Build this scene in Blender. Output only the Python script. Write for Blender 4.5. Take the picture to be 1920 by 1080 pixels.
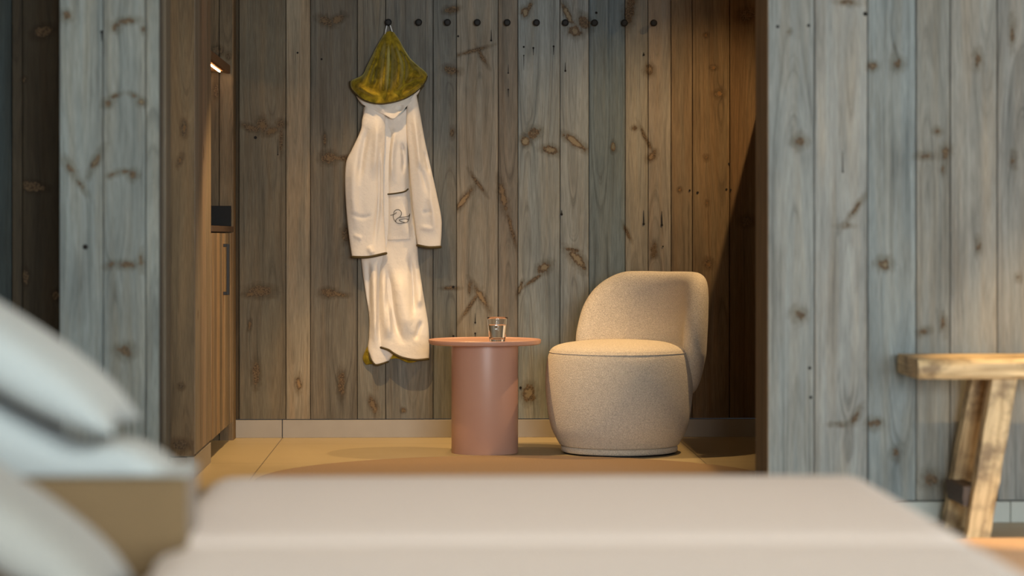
import bpy, math, random
import numpy as np
from mathutils import Vector
random.seed(4); rng = np.random.default_rng(11)
S = bpy.context.scene
for o in list(bpy.data.objects): bpy.data.objects.remove(o)
COL = S.collection

# ------------------------------------------------------------------ camera
FPX = 4500.0; CX0 = 960.0; HY = 440.0; CAMZ = 0.929; DW = 11.0
YAW = math.atan(130/FPX)
cam = bpy.data.cameras.new('camera'); cob = bpy.data.objects.new('camera', cam); COL.objects.link(cob)
cob.location = (0, -DW, CAMZ); cob.rotation_euler = (math.radians(90), 0, -YAW)
cam.sensor_width = 36; cam.lens = FPX/1920*36; cam.shift_y = -(540-HY)/1920
cam.clip_start = 0.05; cam.clip_end = 100
cam.dof.use_dof = True; cam.dof.focus_distance = 10.35; cam.dof.aperture_fstop = 2.0
S.camera = cob

# ------------------------------------------------------------------ world, lights, exposure
S.view_settings.view_transform = 'Standard'; S.view_settings.look = 'None'
S.view_settings.exposure = 0.0; S.view_settings.gamma = 1.0; S.view_settings.use_curve_mapping = False
w = bpy.data.worlds.new('world'); S.world = w; w.use_nodes = True
w.node_tree.nodes['Background'].inputs[0].default_value = (0.55, 0.7, 0.85, 1)
w.node_tree.nodes['Background'].inputs[1].default_value = 0.05

def area(name, loc, target, sx, sy, power, col):
    l = bpy.data.lights.new(name, 'AREA'); l.shape = 'RECTANGLE'; l.size = sx; l.size_y = sy
    l.energy = power; l.color = col
    o = bpy.data.objects.new(name, l); COL.objects.link(o); o.location = loc
    o.rotation_euler = (Vector(target)-Vector(loc)).to_track_quat('-Z', 'Y').to_euler()
def spot(name, loc, target, power, half, blend, col, radius=0.02):
    l = bpy.data.lights.new(name, 'SPOT'); l.energy = power; l.color = col
    l.spot_size = math.radians(2*half); l.spot_blend = blend; l.shadow_soft_size = radius
    o = bpy.data.objects.new(name, l); COL.objects.link(o); o.location = loc
    o.rotation_euler = (Vector(target)-Vector(loc)).to_track_quat('-Z', 'Y').to_euler()
WARM = (1.0, 0.64, 0.29); DAY = (0.90, 0.97, 1.0)
area('window_daylight', (1.75, -13.9, 1.45), (0.7, 0, 1.05), 3.4, 2.0, 690, DAY)
# recessed adjustable spots of the alcove ceiling, and warm ceiling spots over the room
spot('alcove_spot_robe', (-0.35, -0.66, 2.44), (-0.28, -0.30, 0.0), 45, 27, 0.35, WARM)
spot('alcove_spot_floor', (-0.45, -1.25, 2.44), (-0.20, -1.05, 0.0), 185, 34, 0.4, WARM)
spot('alcove_spot_corner', (1.69, -0.70, 2.44), (0.84, -0.62, 0.46), 150, 48, 1.0, WARM, 0.012)
spot('room_spot_bench', (2.0, -3.9, 2.44), (1.95, -3.62, 0.5), 250, 15, 0.6, WARM)
spot('room_spot_sofa', (0.3, -6.6, 2.44), (0.2, -6.9, 0.3), 62, 42, 0.9, (1.0, 0.76, 0.56), 0.06)
spot('room_spot_rug', (1.7, -5.6, 2.44), (1.8, -4.9, 0.0), 110, 30, 0.8, (1.0, 0.70, 0.42), 0.06)

# ------------------------------------------------------------------ helpers
_c, _s = math.cos(YAW), math.sin(YAW)
def at(px, py, Y):
    """world point on the vertical plane y=Y seen at photo pixel (px, py)"""
    a = (px-CX0)/FPX; b = (HY-py)/FPX
    dx, dy = _s + a*_c, _c - a*_s
    t = (Y+DW)/dy
    return Vector((dx*t, Y, CAMZ + b*t))
def X(px, Y): return at(px, HY, Y).x
def Z(px, py, Y): return at(px, py, Y).z
def link(name, me, mat=None, parent=None):
    o = bpy.data.objects.new(name, me); COL.objects.link(o)
    if mat is not None:
        for m in (mat if isinstance(mat, (list, tuple)) else [mat]): me.materials.append(m)
    if parent is not None:
        o.parent = parent
        o.matrix_parent_inverse = parent.matrix_basis.inverted()
    return o
def mesh(name, vs, fs, mat=None, parent=None, smooth=True, mats=None):
    me = bpy.data.meshes.new(name); me.from_pydata([tuple(v) for v in vs], [], [tuple(f) for f in fs]); me.update()
    if smooth: me.shade_smooth()
    o = link(name, me, mat, parent)
    if mats is not None: me.polygons.foreach_set('material_index', mats)
    return o
def tag(o, label=None, cat=None, group=None, kind=None):
    if label: o['label'] = label
    if cat: o['category'] = cat
    if group: o['group'] = group
    if kind: o['kind'] = kind
    return o
def empty(name, loc, label, cat, group=None):
    o = bpy.data.objects.new(name, None); COL.objects.link(o); o.location = loc; o.empty_display_size = .05
    return tag(o, label, cat, group)
def bev(o, w, seg=2):
    m = o.modifiers.new('b', 'BEVEL'); m.width = w; m.segments = seg; m.limit_method = 'ANGLE'; m.angle_limit = .6
    return o
def boxvf(x0, x1, y0, y1, z0, z1):
    v = [(x0,y0,z0),(x1,y0,z0),(x1,y1,z0),(x0,y1,z0),(x0,y0,z1),(x1,y0,z1),(x1,y1,z1),(x0,y1,z1)]
    f = [(0,3,2,1),(4,5,6,7),(0,1,5,4),(1,2,6,5),(2,3,7,6),(3,0,4,7)]
    return v, f
def box(name, x0, x1, y0, y1, z0, z1, mat, parent=None, b=0.0):
    v, f = boxvf(x0,x1,y0,y1,z0,z1); o = mesh(name, v, f, mat, parent, smooth=False)
    if b: bev(o, b)
    return o
def merge(parts):
    V, F = [], []
    for v, f in parts:
        n = len(V); V += [tuple(q) for q in v]; F += [tuple(i+n for i in q) for q in f]
    return V, F
def lathe_vf(prof, c, n=64, close=False):
    """prof: list of (r, z)"""
    vs, fs = [], []
    for r, z in prof:
        for k in range(n):
            a = 2*math.pi*k/n; vs.append((c[0]+r*math.cos(a), c[1]+r*math.sin(a), c[2]+z))
    m = len(prof)
    for i in range(m-1):
        for k in range(n):
            k2 = (k+1) % n; fs.append((i*n+k, i*n+k2, (i+1)*n+k2, (i+1)*n+k))
    if close: 
        fs.append(tuple(range(n))[::-1]); fs.append(tuple(range((m-1)*n, m*n)))
    return vs, fs
def tube_vf(pts, r, n=8, caps=True):
    pts = [Vector(p) for p in pts]; vs, fs = [], []
    up = Vector((0, 1, 0.01)).normalized()
    for i, p in enumerate(pts):
        t = (pts[min(i+1, len(pts)-1)] - pts[max(i-1, 0)])
        if t.length < 1e-9: t = Vector((0,0,1))
        t.normalize(); a = t.cross(up)
        if a.length < 1e-4: a = t.cross(Vector((1,0,0)))
        a.normalize(); b = t.cross(a)
        rr = r(i/(len(pts)-1)) if callable(r) else r
        for k in range(n):
            an = 2*math.pi*k/n; vs.append(p + a*(rr*math.cos(an)) + b*(rr*math.sin(an)))
    for i in range(len(pts)-1):
        for k in range(n):
            k2 = (k+1) % n; fs.append((i*n+k, (i+1)*n+k, (i+1)*n+k2, i*n+k2))
    if caps: fs.append(tuple(range(n))); fs.append(tuple(range((len(pts)-1)*n, len(pts)*n))[::-1])
    return vs, fs
def catmull(P, n, closed=False):
    P = np.array(P, float); m = len(P); out = []
    segs = m if closed else m-1
    for i in range(segs):
        if closed: p0, p1, p2, p3 = P[(i-1) % m], P[i], P[(i+1) % m], P[(i+2) % m]
        else: p0, p1, p2, p3 = P[max(i-1,0)], P[i], P[i+1], P[min(i+2, m-1)]
        for k in range(n):
            t = k/n
            out.append(.5*((2*p1)+(-p0+p2)*t+(2*p0-5*p1+4*p2-p3)*t*t+(-p0+3*p1-3*p2+p3)*t**3))
    if not closed: out.append(P[-1])
    return np.array(out)
def resample(P, ts, smooth=True):
    P = np.array(P, float)
    if smooth and len(P) > 2: P = catmull(P, 12)
    d = np.r_[0, np.cumsum(np.linalg.norm(np.diff(P, axis=0), axis=1))]; d /= d[-1]
    return np.stack([np.interp(ts, d, P[:, k]) for k in range(P.shape[1])], 1)

# ------------------------------------------------------------------ materials
def lin(c): return tuple(((x/255)/12.92 if x/255 <= .04045 else ((x/255+.055)/1.055)**2.4) for x in c)
class NT:
    def __init__(s, name):
        s.m = bpy.data.materials.new(name); s.m.use_nodes = True; s.t = s.m.node_tree; s.n = s.t.nodes; s.l = s.t.links
        s.b = s.n['Principled BSDF']
    def new(s, t, **k):
        q = s.n.new(t)
        for a, v in k.items(): setattr(q, a, v)
        return q
    def val(s, sock, v):
        if isinstance(v, bpy.types.NodeSocket): s.l.new(v, sock)
        else: sock.default_value = v
    def math(s, op, a, b=0.0, c=0.0, clamp=False):
        q = s.new('ShaderNodeMath', operation=op, use_clamp=clamp); s.val(q.inputs[0], a); s.val(q.inputs[1], b); s.val(q.inputs[2], c); return q.outputs[0]
    def noise(s, vec, scale=1, detail=3, rough=.55, dist=0):
        q = s.new('ShaderNodeTexNoise'); s.val(q.inputs['Vector'], vec); q.inputs['Scale'].default_value = scale
        q.inputs['Detail'].default_value = detail; q.inputs['Roughness'].default_value = rough; q.inputs['Distortion'].default_value = dist
        return q.outputs['Fac']
    def vec(s, x, y, z):
        q = s.new('ShaderNodeCombineXYZ'); s.val(q.inputs[0], x); s.val(q.inputs[1], y); s.val(q.inputs[2], z); return q.outputs[0]
    def mix(s, f, a, b, mode='MIX'):
        q = s.new('ShaderNodeMix', data_type='RGBA', blend_type=mode); s.val(q.inputs[0], f)
        for i, v in ((6, a), (7, b)): s.val(q.inputs[i], v if isinstance(v, bpy.types.NodeSocket) else (*v, 1))
        return q.outputs[2]
    def ramp(s, f, stops):
        q = s.new('ShaderNodeValToRGB'); s.val(q.inputs[0], f); e = q.color_ramp.elements
        while len(e) < len(stops): e.new(.5)
        for i, (p, c) in enumerate(stops):
            e[i].position = p; e[i].color = (c, c, c, 1) if not isinstance(c, tuple) else (*c, 1)
        return q.outputs[0]
    def bump(s, h, strength, dist):
        q = s.new('ShaderNodeBump'); q.inputs['Strength'].default_value = strength; q.inputs['Distance'].default_value = dist
        s.l.new(h, q.inputs['Height']); s.l.new(q.outputs[0], s.b.inputs['Normal'])
def simple(name, rgb, rough=.5, metal=0, var=0.0, vscale=20, bump=0, bscale=200, **kw):
    m = NT(name); c = lin(rgb); m.b.inputs['Roughness'].default_value = rough; m.b.inputs['Metallic'].default_value = metal
    tc = m.new('ShaderNodeTexCoord').outputs['Object']
    f = m.noise(tc, vscale, 3)
    col = m.mix(f, tuple(x*(1-var) for x in c), tuple(min(1, x*(1+var)) for x in c))
    m.l.new(col, m.b.inputs['Base Color'])
    if bump: m.bump(m.noise(tc, bscale, 3), bump, .002)
    for k, v in kw.items(): m.b.inputs[k.replace('_', ' ')].default_value = v
    return m.m

def wood_material():
    m = NT('weathered_wood')
    g = m.new('ShaderNodeAttribute', attribute_name='grain'); sx = m.new('ShaderNodeSeparateXYZ'); m.l.new(g.outputs['Vector'], sx.inputs[0])
    G, ZZ, SD = sx.outputs
    q = m.new('ShaderNodeAttribute', attribute_name='aux'); sq = m.new('ShaderNodeSeparateXYZ'); m.l.new(q.outputs['Vector'], sq.inputs[0])
    U, KN, WARMTH = sq.outputs
    tint = m.new('ShaderNodeAttribute', attribute_name='tint').outputs['Color']
    s1 = m.noise(m.vec(m.math('MULTIPLY', G, 150), m.math('MULTIPLY', ZZ, 1.6), m.math('MULTIPLY', SD, 7.3)), 1, 5, .62)
    s2 = m.noise(m.vec(m.math('MULTIPLY', G, 38), m.math('MULTIPLY', ZZ, .9), m.math('MULTIPLY', SD, 3.1)), 1, 4, .6, .3)
    s3 = m.noise(m.vec(m.math('MULTIPLY', U, 13), m.math('MULTIPLY', ZZ, 2.0), m.math('MULTIPLY', SD, 5.7)), 1, 3, .6, .5)
    s4 = m.noise(m.vec(m.math('MULTIPLY', U, 520), m.math('MULTIPLY', ZZ, 14), SD), 1, 3, .6)
    # narrow latewood lines
    ln = m.ramp(s1, [(.30, .60), (.45, .95), (.62, 1.06), (.8, 1.18)])
    br = m.ramp(s2, [(.3, .80), (.5, 1.0), (.72, 1.14)])
    pt = m.ramp(s3, [(.25, .76), (.5, 1.0), (.75, 1.18)])
    fb = m.ramp(s4, [(.3, .74), (.7, 1.2)])
    v = m.math('MULTIPLY', m.math('MULTIPLY', ln, br), m.math('MULTIPLY', pt, fb))
    vv = m.vec(v, v, v)
    c1 = m.mix(1.0, tint, vv, 'MULTIPLY')
    # grey / brown drift
    dr = m.noise(m.vec(m.math('MULTIPLY', U, 24), m.math('MULTIPLY', ZZ, 1.3), m.math('MULTIPLY', SD, 9.1)), 1, 3, .55, .4)
    c2 = m.mix(m.math('MULTIPLY', m.ramp(dr, [(.45, 0.0), (.7, 1.0)]), .55), c1, m.mix(1.0, c1, (1.12, .96, .80), 'MULTIPLY'))
    c2 = m.mix(m.math('MULTIPLY', m.ramp(dr, [(.25, 1.0), (.5, 0.0)]), .55), c2, m.mix(1.0, c1, (.94, 1.01, 1.06), 'MULTIPLY'))
    # knots
    kn = m.noise(m.vec(m.math('MULTIPLY', U, 55), m.math('MULTIPLY', ZZ, 38), SD), 1, 4, .6)
    k = m.math('ADD', KN, m.math('MULTIPLY', m.math('SUBTRACT', kn, .5), .66))
    stain = m.ramp(k, [(.22, 0.0), (.58, .62), (.9, .75)])
    c3 = m.mix(stain, c2, m.mix(1.0, c1, (.50, .42, .33), 'MULTIPLY'))
    kc = m.mix(m.ramp(m.noise(m.vec(m.math('MULTIPLY', U, 160), m.math('MULTIPLY', ZZ, 160), SD), 1, 3), [(.4, 0.0), (.6, 1.0)]), (.05, .032, .018), (.15, .10, .055))
    c4 = m.mix(m.ramp(k, [(.60, 0.0), (.67, .85)]), c3, kc)
    tan = m.mix(1.0, tint, (1.05, .80, .54), 'MULTIPLY')
    c5 = m.mix(m.math('MULTIPLY', m.ramp(m.math('ADD', k, m.math('MULTIPLY', m.math('SUBTRACT', WARMTH, .6), .18)), [(.80, 0.0), (.88, .9)]), m.math('POWER', WARMTH, .6)), c4, tan)
    m.l.new(c5, m.b.inputs['Base Color'])
    m.b.inputs['Roughness'].default_value = .78; m.b.inputs['Specular IOR Level'].default_value = .25
    m.bump(m.math('ADD', m.math('MULTIPLY', ln, .5), m.math('MULTIPLY', fb, .5)), .35, .0015)
    return m.m
WOOD = wood_material()
BLACK = simple('black_gap', (14, 12, 10), .9)
NAIL = simple('nail_hole_black', (16, 13, 11), .9)

def plank_wall(name, O, U, N, planks, z0, z1, zdense, step, knots=(), nails=(), kscale=1.0, parent=None, thick=.02, mat=None, gap=.0012):
    """O origin point of u=0; U horizontal dir, N outward normal; planks: (u0, u1, tint_rgb); knots (u,z,ru,rz,ang,tan)"""
    O, U, N = np.array(O, float), np.array(U, float), np.array(N, float)
    VV, FF, GR, AX, TI = [], [], [], [], []; base = 0
    zs = list(np.arange(z0, min(z1, zdense), step)) + ([zdense] if zdense < z1 else []) + list(np.arange(min(zdense+.1, z1), z1, .1)) + [z1]
    zs = sorted(set(np.round(zs, 5)))
    zarr = np.array([z0] + zs); zdep = np.zeros(len(zarr)); zdep[0] = -thick
    K = np.array([k for k in knots], float) if len(knots) else np.zeros((0, 6))
    for (u0, u1, tint) in planks:
        a, b = u0+gap, u1-gap; n = max(2, int((b-a-.006)/step)+1)
        us = np.r_[a, a, a+.0015, np.linspace(a+.004, b-.004, n), b-.0015, b, b]
        ud = np.zeros(len(us)); ud[0] = ud[-1] = -thick; ud[1] = ud[-2] = -.003; ud[2] = ud[-3] = -.0008
        pl = random.uniform(-.0012, .0012)
        seed = random.uniform(0, 50)
        uu, zz = np.meshgrid(us, zarr); dd = np.minimum(ud[None, :]+pl, zdep[:, None]+pl)
        uc = (u0+u1)/2 + random.uniform(-.3, .3)*(u1-u0); h = random.uniform(.02, .06)
        zo = random.uniform(0, 9)
        wob = .020*np.sin(zz*1.3+zo)+.012*np.sin(zz*2.9+zo*2)+.006*np.sin(zz*6.1+zo)
        H = np.maximum(h + wob, .002)
        drift = .006*np.sin(zz*1.7+zo*3)
        x = uu-uc-drift
        kn = np.zeros_like(uu); wm = np.full_like(uu, .25); warp = np.zeros_like(uu)
        for k in K:
            if k[0] < u0-.03 or k[0] > u1+.03: continue
            ca, sa = math.cos(k[4]), math.sin(k[4])
            du, dz = uu-k[0], zz-k[1]
            p, q2 = (du*ca+dz*sa)/k[2], (-du*sa+dz*ca)/k[3]
            r = np.sqrt(p*p+q2*q2)
            f = kscale*np.clip(1.0 - .36*r, 0, 1)          # 1 centre, .64 at knot rim
            wm = np.where(f > kn, k[5], wm); kn = np.maximum(kn, f)
            rz = max(k[2], k[3]); rr = np.sqrt((du/(rz*1.0))**2+(dz/(rz*1.9))**2)
            warp += .007*np.exp(-rr*rr)
        g = np.sqrt(x*x+H*H) + warp
        pos = O[None, None, :] + uu[..., None]*U + dd[..., None]*N + np.stack([np.zeros_like(zz)]*2+[zz], -1)
        VV.append(pos.reshape(-1, 3)); m, nn = uu.shape
        GR.append(np.stack([g, zz, np.full_like(zz, seed)], -1).reshape(-1, 3))
        AX.append(np.stack([uu, kn, wm], -1).reshape(-1, 3))
        t = np.array([*lin(tint), 1.0]); TI.append(np.tile(t, (m*nn, 1)))
        idx = base + np.arange(m*nn).reshape(m, nn)
        q = np.stack([idx[:-1, :-1], idx[:-1, 1:], idx[1:, 1:], idx[1:, :-1]], -1).reshape(-1, 4)
        FF.append(q); base += m*nn
    fi = sum(len(f) for f in FF)
    # backing slab
    umin, umax = min(p[0] for p in planks), max(p[1] for p in planks)
    bv = []
    for (u, d, z) in [(umin,-thick*.9,z0),(umax,-thick*.9,z0),(umax,-thick*.9-.03,z0),(umin,-thick*.9-.03,z0),(umin,-thick*.9,z1),(umax,-thick*.9,z1),(umax,-thick*.9-.03,z1),(umin,-thick*.9-.03,z1)]:
        bv.append(O+U*u+N*d+np.array([0,0,z]))
    VV.append(np.array(bv)); FF.append(np.array(boxvf(0,1,0,1,0,1)[1])+base); base += 8
    # nail holes: small shallow discs with a dark split above/below
    nf = []
    for (u, z, r, st) in nails:
        c = [O+U*(u+r*math.cos(a))+N*.0022+np.array([0,0,z+r*math.sin(a)]) for a in np.linspace(0, 2*math.pi, 10, endpoint=False)]
        VV.append(np.array(c)); nf.append(tuple(range(base, base+10))); base += 10
        if st:
            w_ = r*.55; s = [(-w_, 0), (w_, 0), (w_*.3, st), (-w_*.3, st)]
            c = [O+U*(u+a)+N*.0021+np.array([0,0,z+b]) for a, b in (s if st > 0 else s[::-1])]
            VV.append(np.array(c)); nf.append(tuple(range(base, base+4))); base += 4
    V = np.concatenate(VV); faces = [tuple(f) for q in FF for f in q.tolist()]
    me = bpy.data.meshes.new(name); me.from_pydata(V.tolist(), [], faces+nf); me.update()
    pad = len(V)-sum(len(a) for a in GR)
    def attr(nm, typ, arr, dim):
        a = me.attributes.new(nm, typ, 'POINT'); arr = np.concatenate([np.concatenate(arr), np.zeros((pad, dim))]).astype(np.float32)
        a.data.foreach_set('vector' if typ == 'FLOAT_VECTOR' else 'color', arr.ravel())
    attr('grain', 'FLOAT_VECTOR', GR, 3); attr('aux', 'FLOAT_VECTOR', AX, 3); attr('tint', 'FLOAT_COLOR', TI, 4)
    mi = np.zeros(len(faces)+len(nf), int); mi[fi:fi+6] = 1; mi[fi+6:] = 2
    o = link(name, me, [mat or WOOD, BLACK, NAIL], parent); me.polygons.foreach_set('material_index', mi)
    return o

def shade(c, k): return tuple(min(255, v*k) for v in c)

# tile floor
def floor_material():
    m = NT('large_floor_tiles'); tc = m.new('ShaderNodeTexCoord').outputs['Object']
    s = m.new('ShaderNodeSeparateXYZ'); m.l.new(tc, s.inputs[0])
    x0 = X(530, 0)
    def seam(a, off, per):
        f = m.math('FRACT', m.math('DIVIDE', m.math('SUBTRACT', a, off-20*per), per))
        d = m.math('MULTIPLY', m.math('MINIMUM', f, m.math('SUBTRACT', 1.0, f)), per)
        return m.math('LESS_THAN', d, .0022)
    g = m.math('MAXIMUM', seam(s.outputs[0], x0, .9), seam(s.outputs[1], -3.02, .9))
    n = m.noise(tc, 2.2, 5, .6); n2 = m.noise(tc, 40, 3)
    c = m.mix(n, lin((160, 144, 110)), lin((184, 168, 132))); c = m.mix(m.math('MULTIPLY', n2, .25), c, lin((150, 140, 124)))
    c = m.mix(g, c, lin((110, 98, 82))); m.l.new(c, m.b.inputs['Base Color'])
    m.b.inputs['Roughness'].default_value = .42; m.bump(m.math('SUBTRACT', n2, m.math('MULTIPLY', g, 2.0)), .12, .002)
    return m.m
FLOOR = floor_material()
TILE = simple('skirting_tile', (150, 142, 130), .5, var=.12, vscale=7)
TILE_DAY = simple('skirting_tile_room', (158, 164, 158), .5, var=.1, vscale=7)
PLASTER = simple('ceiling_plaster', (205, 198, 188), .9, var=.03)
WALLP = simple('room_wall_plaster', (170, 160, 148), .9, var=.03)

# ------------------------------------------------------------------ structure
YF = -3.3                     # front face of the two partition walls (7.7 m away)
box('floor', -3.2, 3.8, -14.0, .06, -.1, 0, FLOOR)['kind'] = 'structure'
box('ceiling', -3.2, 3.8, -14.0, .06, 2.5, 2.6, PLASTER)['kind'] = 'structure'
for nm, a in (('wall_left', (-3.3, -3.2, -14, .06)), ('wall_right', (3.8, 3.9, -14, .06))):
    box(nm, *a, 0, 2.5, WALLP)['kind'] = 'structure'
# wall behind the camera with a wide window
wv = merge([boxvf(-3.2, .05, -14.1, -14.0, 0, 2.5), boxvf(3.45, 3.8, -14.1, -14.0, 0, 2.5),
            boxvf(.05, 3.45, -14.1, -14.0, 0, .4), boxvf(.05, 3.45, -14.1, -14.0, 2.5-.04, 2.5)])
mesh('wall_front', *wv, WALLP, smooth=False)['kind'] = 'structure'

# back wall -----------------------------------------------------------
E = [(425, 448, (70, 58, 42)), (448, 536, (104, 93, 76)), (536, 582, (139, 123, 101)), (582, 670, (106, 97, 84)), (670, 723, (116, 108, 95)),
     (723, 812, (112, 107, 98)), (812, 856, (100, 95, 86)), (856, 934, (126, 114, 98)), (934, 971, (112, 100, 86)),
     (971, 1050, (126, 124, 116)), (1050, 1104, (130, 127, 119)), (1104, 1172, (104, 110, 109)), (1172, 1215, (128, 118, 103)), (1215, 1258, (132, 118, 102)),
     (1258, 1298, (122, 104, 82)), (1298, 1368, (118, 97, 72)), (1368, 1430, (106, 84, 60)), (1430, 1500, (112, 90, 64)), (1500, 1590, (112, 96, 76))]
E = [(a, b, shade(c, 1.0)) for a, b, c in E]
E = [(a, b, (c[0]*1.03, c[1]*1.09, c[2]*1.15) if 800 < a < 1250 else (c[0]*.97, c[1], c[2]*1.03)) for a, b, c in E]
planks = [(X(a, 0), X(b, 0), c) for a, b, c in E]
def kn(L, Y): 
    out = []
    sc = (Y+DW)/FPX
    for k in L:
        px, py, w_, h_ = k[:4]; ang = k[4] if len(k) > 4 else 0; tn = k[5] if len(k) > 5 else .4
        p = at(px, py, Y); out.append((p.x, p.z, w_*sc, h_*sc, math.radians(-ang), tn))
    return out
KB = [(612, 40, 13, 7, 25, .6), (633, 36, 12, 6, -30, .9), (472, 240, 18, 5, 15, .5), (492, 235, 8, 12, -15, .9), (508, 246, 12, 6, -20, .9), (527, 233, 7, 7, 0, 0),
      (527, 262, 3, 22, 0, 0), (488, 546, 20, 9, 0, .5), (470, 552, 12, 4, 0, .9), (616, 549, 12, 7, 0, .3), (636, 552, 13, 4, 5, .9), (616, 296, 12, 9, 0, .2), (645, 297, 18, 4, 0, .1),
      (609, 262, 3, 9, 0, .2), (468, 610, 3, 8, 10, 1), (847, 18, 11, 6, -10, 0), (846, 132, 12, 7, 10, .1), (848, 250, 4, 9, 0, .5), (870, 374, 5, 22, 38, 1), (897, 345, 3, 20, -35, .3),
      (845, 540, 12, 3, 0, 0), (884, 96, 26, 3, -16, .3), (905, 108, 3, 16, -30, .2), (944, 372, 6, 26, -12, 1), (958, 425, 3, 30, -14, .6), (985, 264, 8, 8, 0, 1), (1000, 250, 8, 12, 60, .2), (1033, 281, 14, 7, 10, .7),
      (1078, 266, 24, 6, 33, 1), (1020, 502, 12, 8, -35, .8), (1000, 525, 22, 3, -35, .1), (975, 540, 3, 12, 20, .6), (1072, 468, 12, 3, 10, 0), (1084, 488, 22, 8, 48, 1), (1217, 131, 7, 9, 0, .5),
      (902, 556, 5, 24, -32, 1), (880, 575, 3, 26, 35, .1), (880, 540, 3, 9, 0, 0), (984, 22, 7, 8, 0, .8), (992, 14, 4, 10, 20, 0), (1065, 28, 5, 22, -25, .9), (1095, 42, 9, 14, -35, 0), (1078, 58, 12, 9, 20, .6),
      (1150, 275, 4, 9, 0, .9), (1180, 20, 8, 26, 10, 0), (1190, 240, 5, 4, 0, .1), (1222, 292, 10, 6, -50, .5), (1212, 262, 3, 22, -25, 0), (1348, 176, 8, 6, 0, 1), (1338, 127, 6, 4, 0, 1), (1324, 66, 4, 4, 0, 1),
      (1324, 296, 4, 5, 0, 1), (1274, 356, 4, 4, 0, 1), (1326, 381, 3, 5, 0, 1), (1328, 494, 7, 8, 0, .8), (1402, 28, 14, 10, -10, .2), (992, 738, 11, 14, 0, .7), (1318, 600, 5, 5, 0, .9), (1176, 436, 3, 14, -25, 0),
      (1400, 414, 10, 8, 0, 0), (650, 440, 8, 12, 0, .2), (700, 760, 6, 14, -20, .8), (560, 720, 5, 12, 0, .9), (756, 770, 4, 4, 0, .5), (1226, 470, 5, 12, 0, .3), (480, 700, 6, 20, 0, .3), (640, 720, 6, 20, 0, .2)]
sB = DW/FPX
def nl(L, Y=0):
    out = []
    for px, py, r, st in L:
        p = at(px, py, Y); out.append((p.x, p.z, r*(Y+DW)/FPX, st*(Y+DW)/FPX))
    return out
NB = [(558, 99, 2, 0), (603, 111, 2, 0), (859, 68, 2, 0), (921, 76, 2, 20), (850, 538, 2.5, 0), (982, 88, 2, 0), (982, 104, 1.3, -28), (1000, 90, 2, -14), (1038, 87, 2, -16), (1060, 133, 2, 16), (1118, 24, 2.5, 0),
      (1207, 103, 2, 5), (1207, 420, 2.4, 26), (1241, 422, 2.4, 26), (1293, 357, 2, 0), (1308, 361, 2.4, 0), (1362, 355, 2, 0), (1370, 356, 2, 0), (1367, 307, 2, 0), (953, 137, 1.6, 16), (953, 168, 1.6, -14), (1243, 462, 1.5, 0),
      (891, 605, 1.8, 18), (891, 625, 1.8, -8), (850, 630, 2, 0), (976, 727, 2.6, 0), (521, 290, 1.4, 30), (479, 258, 3, 0), (753, 610, 1.5, 0), (738, 520, 1.5, 0), (1053, 402, 2.4, 8)]
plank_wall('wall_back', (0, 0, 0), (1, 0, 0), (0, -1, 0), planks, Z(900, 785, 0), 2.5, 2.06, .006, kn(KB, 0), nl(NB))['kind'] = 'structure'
xb0, xb1 = X(425, 0), X(1590, 0)
b = merge([boxvf(xb0, X(529, 0)-.001, -.004, .03, 0, Z(900, 785, 0)-.004)] +
          [boxvf(X(530, 0)+.9*i, X(530, 0)+.9*(i+1)-.002, -.004, .03, 0, Z(900, 785, 0)-.004) for i in range(3)])
bev(mesh('baseboard_back', *b, TILE, smooth=False), .0015)['kind'] = 'structure'
# right side wall of the alcove (beyond the opening, seen from a step aside)
plank_wall('wall_alcove_right', (1.86, -3.0, 0), (0, 1, 0), (-1, 0, 0), [(i*.15, i*.15+.15, (120+random.uniform(-12, 12), 108, 92)) for i in range(20)], .085, 2.5, .1, .05)['kind'] = 'structure'

# right partition wall (front) ----------------------------------------
ex = [1440, 1527, 1627, 1718, 1782, 1870, 1965, 2060, 2150, 2250, 2340, 2440]
tr = [(150, 156, 154), (158, 162, 159), (141, 151, 152), (142, 145, 140), (152, 153, 147), (141, 143, 139), (150, 152, 148), (140, 146, 146), (150, 150, 145), (142, 146, 144), (150, 152, 148)]
pr = [(X(ex[i], YF), X(ex[i+1], YF), shade(tr[i], .93)) for i in range(len(tr))]
KR = [(1500, 265, 11, 12, 0, .6), (1498, 590, 12, 12, 0, .6), (1637, 124, 9, 8, 0, .9), (1684, 120, 10, 11, 0, .8), (1676, 100, 3, 14, 0, 0), (1604, 392, 5, 30, 35, .3), (1585, 424, 14, 4, 0, .2), (1658, 495, 14, 11, 0, .7),
      (1758, 246, 7, 7, 0, .8), (1772, 287, 9, 13, 10, .8), (1735, 292, 14, 7, 0, 0), (1768, 318, 5, 10, 0, .1), (1733, 622, 11, 7, -25, .4), (1768, 606, 6, 18, -10, .6), (1575, 796, 18, 4, 0, .2), (1605, 780, 6, 18, 30, .5), (1640, 795, 12, 10, 0, .5),
      (1590, 4, 20, 6, 5, .8), (1833, 112, 7, 16, 0, .5), (1898, 60, 5, 26, 0, 0), (1745, 900, 16, 14, 0, .2), (1680, 850, 8, 12, 0, .1), (1835, 460, 5, 14, 0, .1), (1480, 60, 4, 5, 0, 0), (1910, 520, 5, 8, 0, .2), (1900, 300, 6, 12, 0, .2)]
ZSK = Z(1800, 938, YF)
plank_wall('wall_partition_right', (0, YF, 0), (1, 0, 0), (0, -1, 0), pr, ZSK, 2.5, 2.06, .01, kn(KR, YF), kscale=.86, nails=nl([(1458, 50, 3, 0), (1516, 48, 3, 0), (1622, 26, 4, 0), (1580, 322, 2, 40), (1518, 690, 3, 0), (1520, 745, 3, 0)], YF))['kind'] = 'structure'
xr0 = X(1440, YF)
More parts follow.
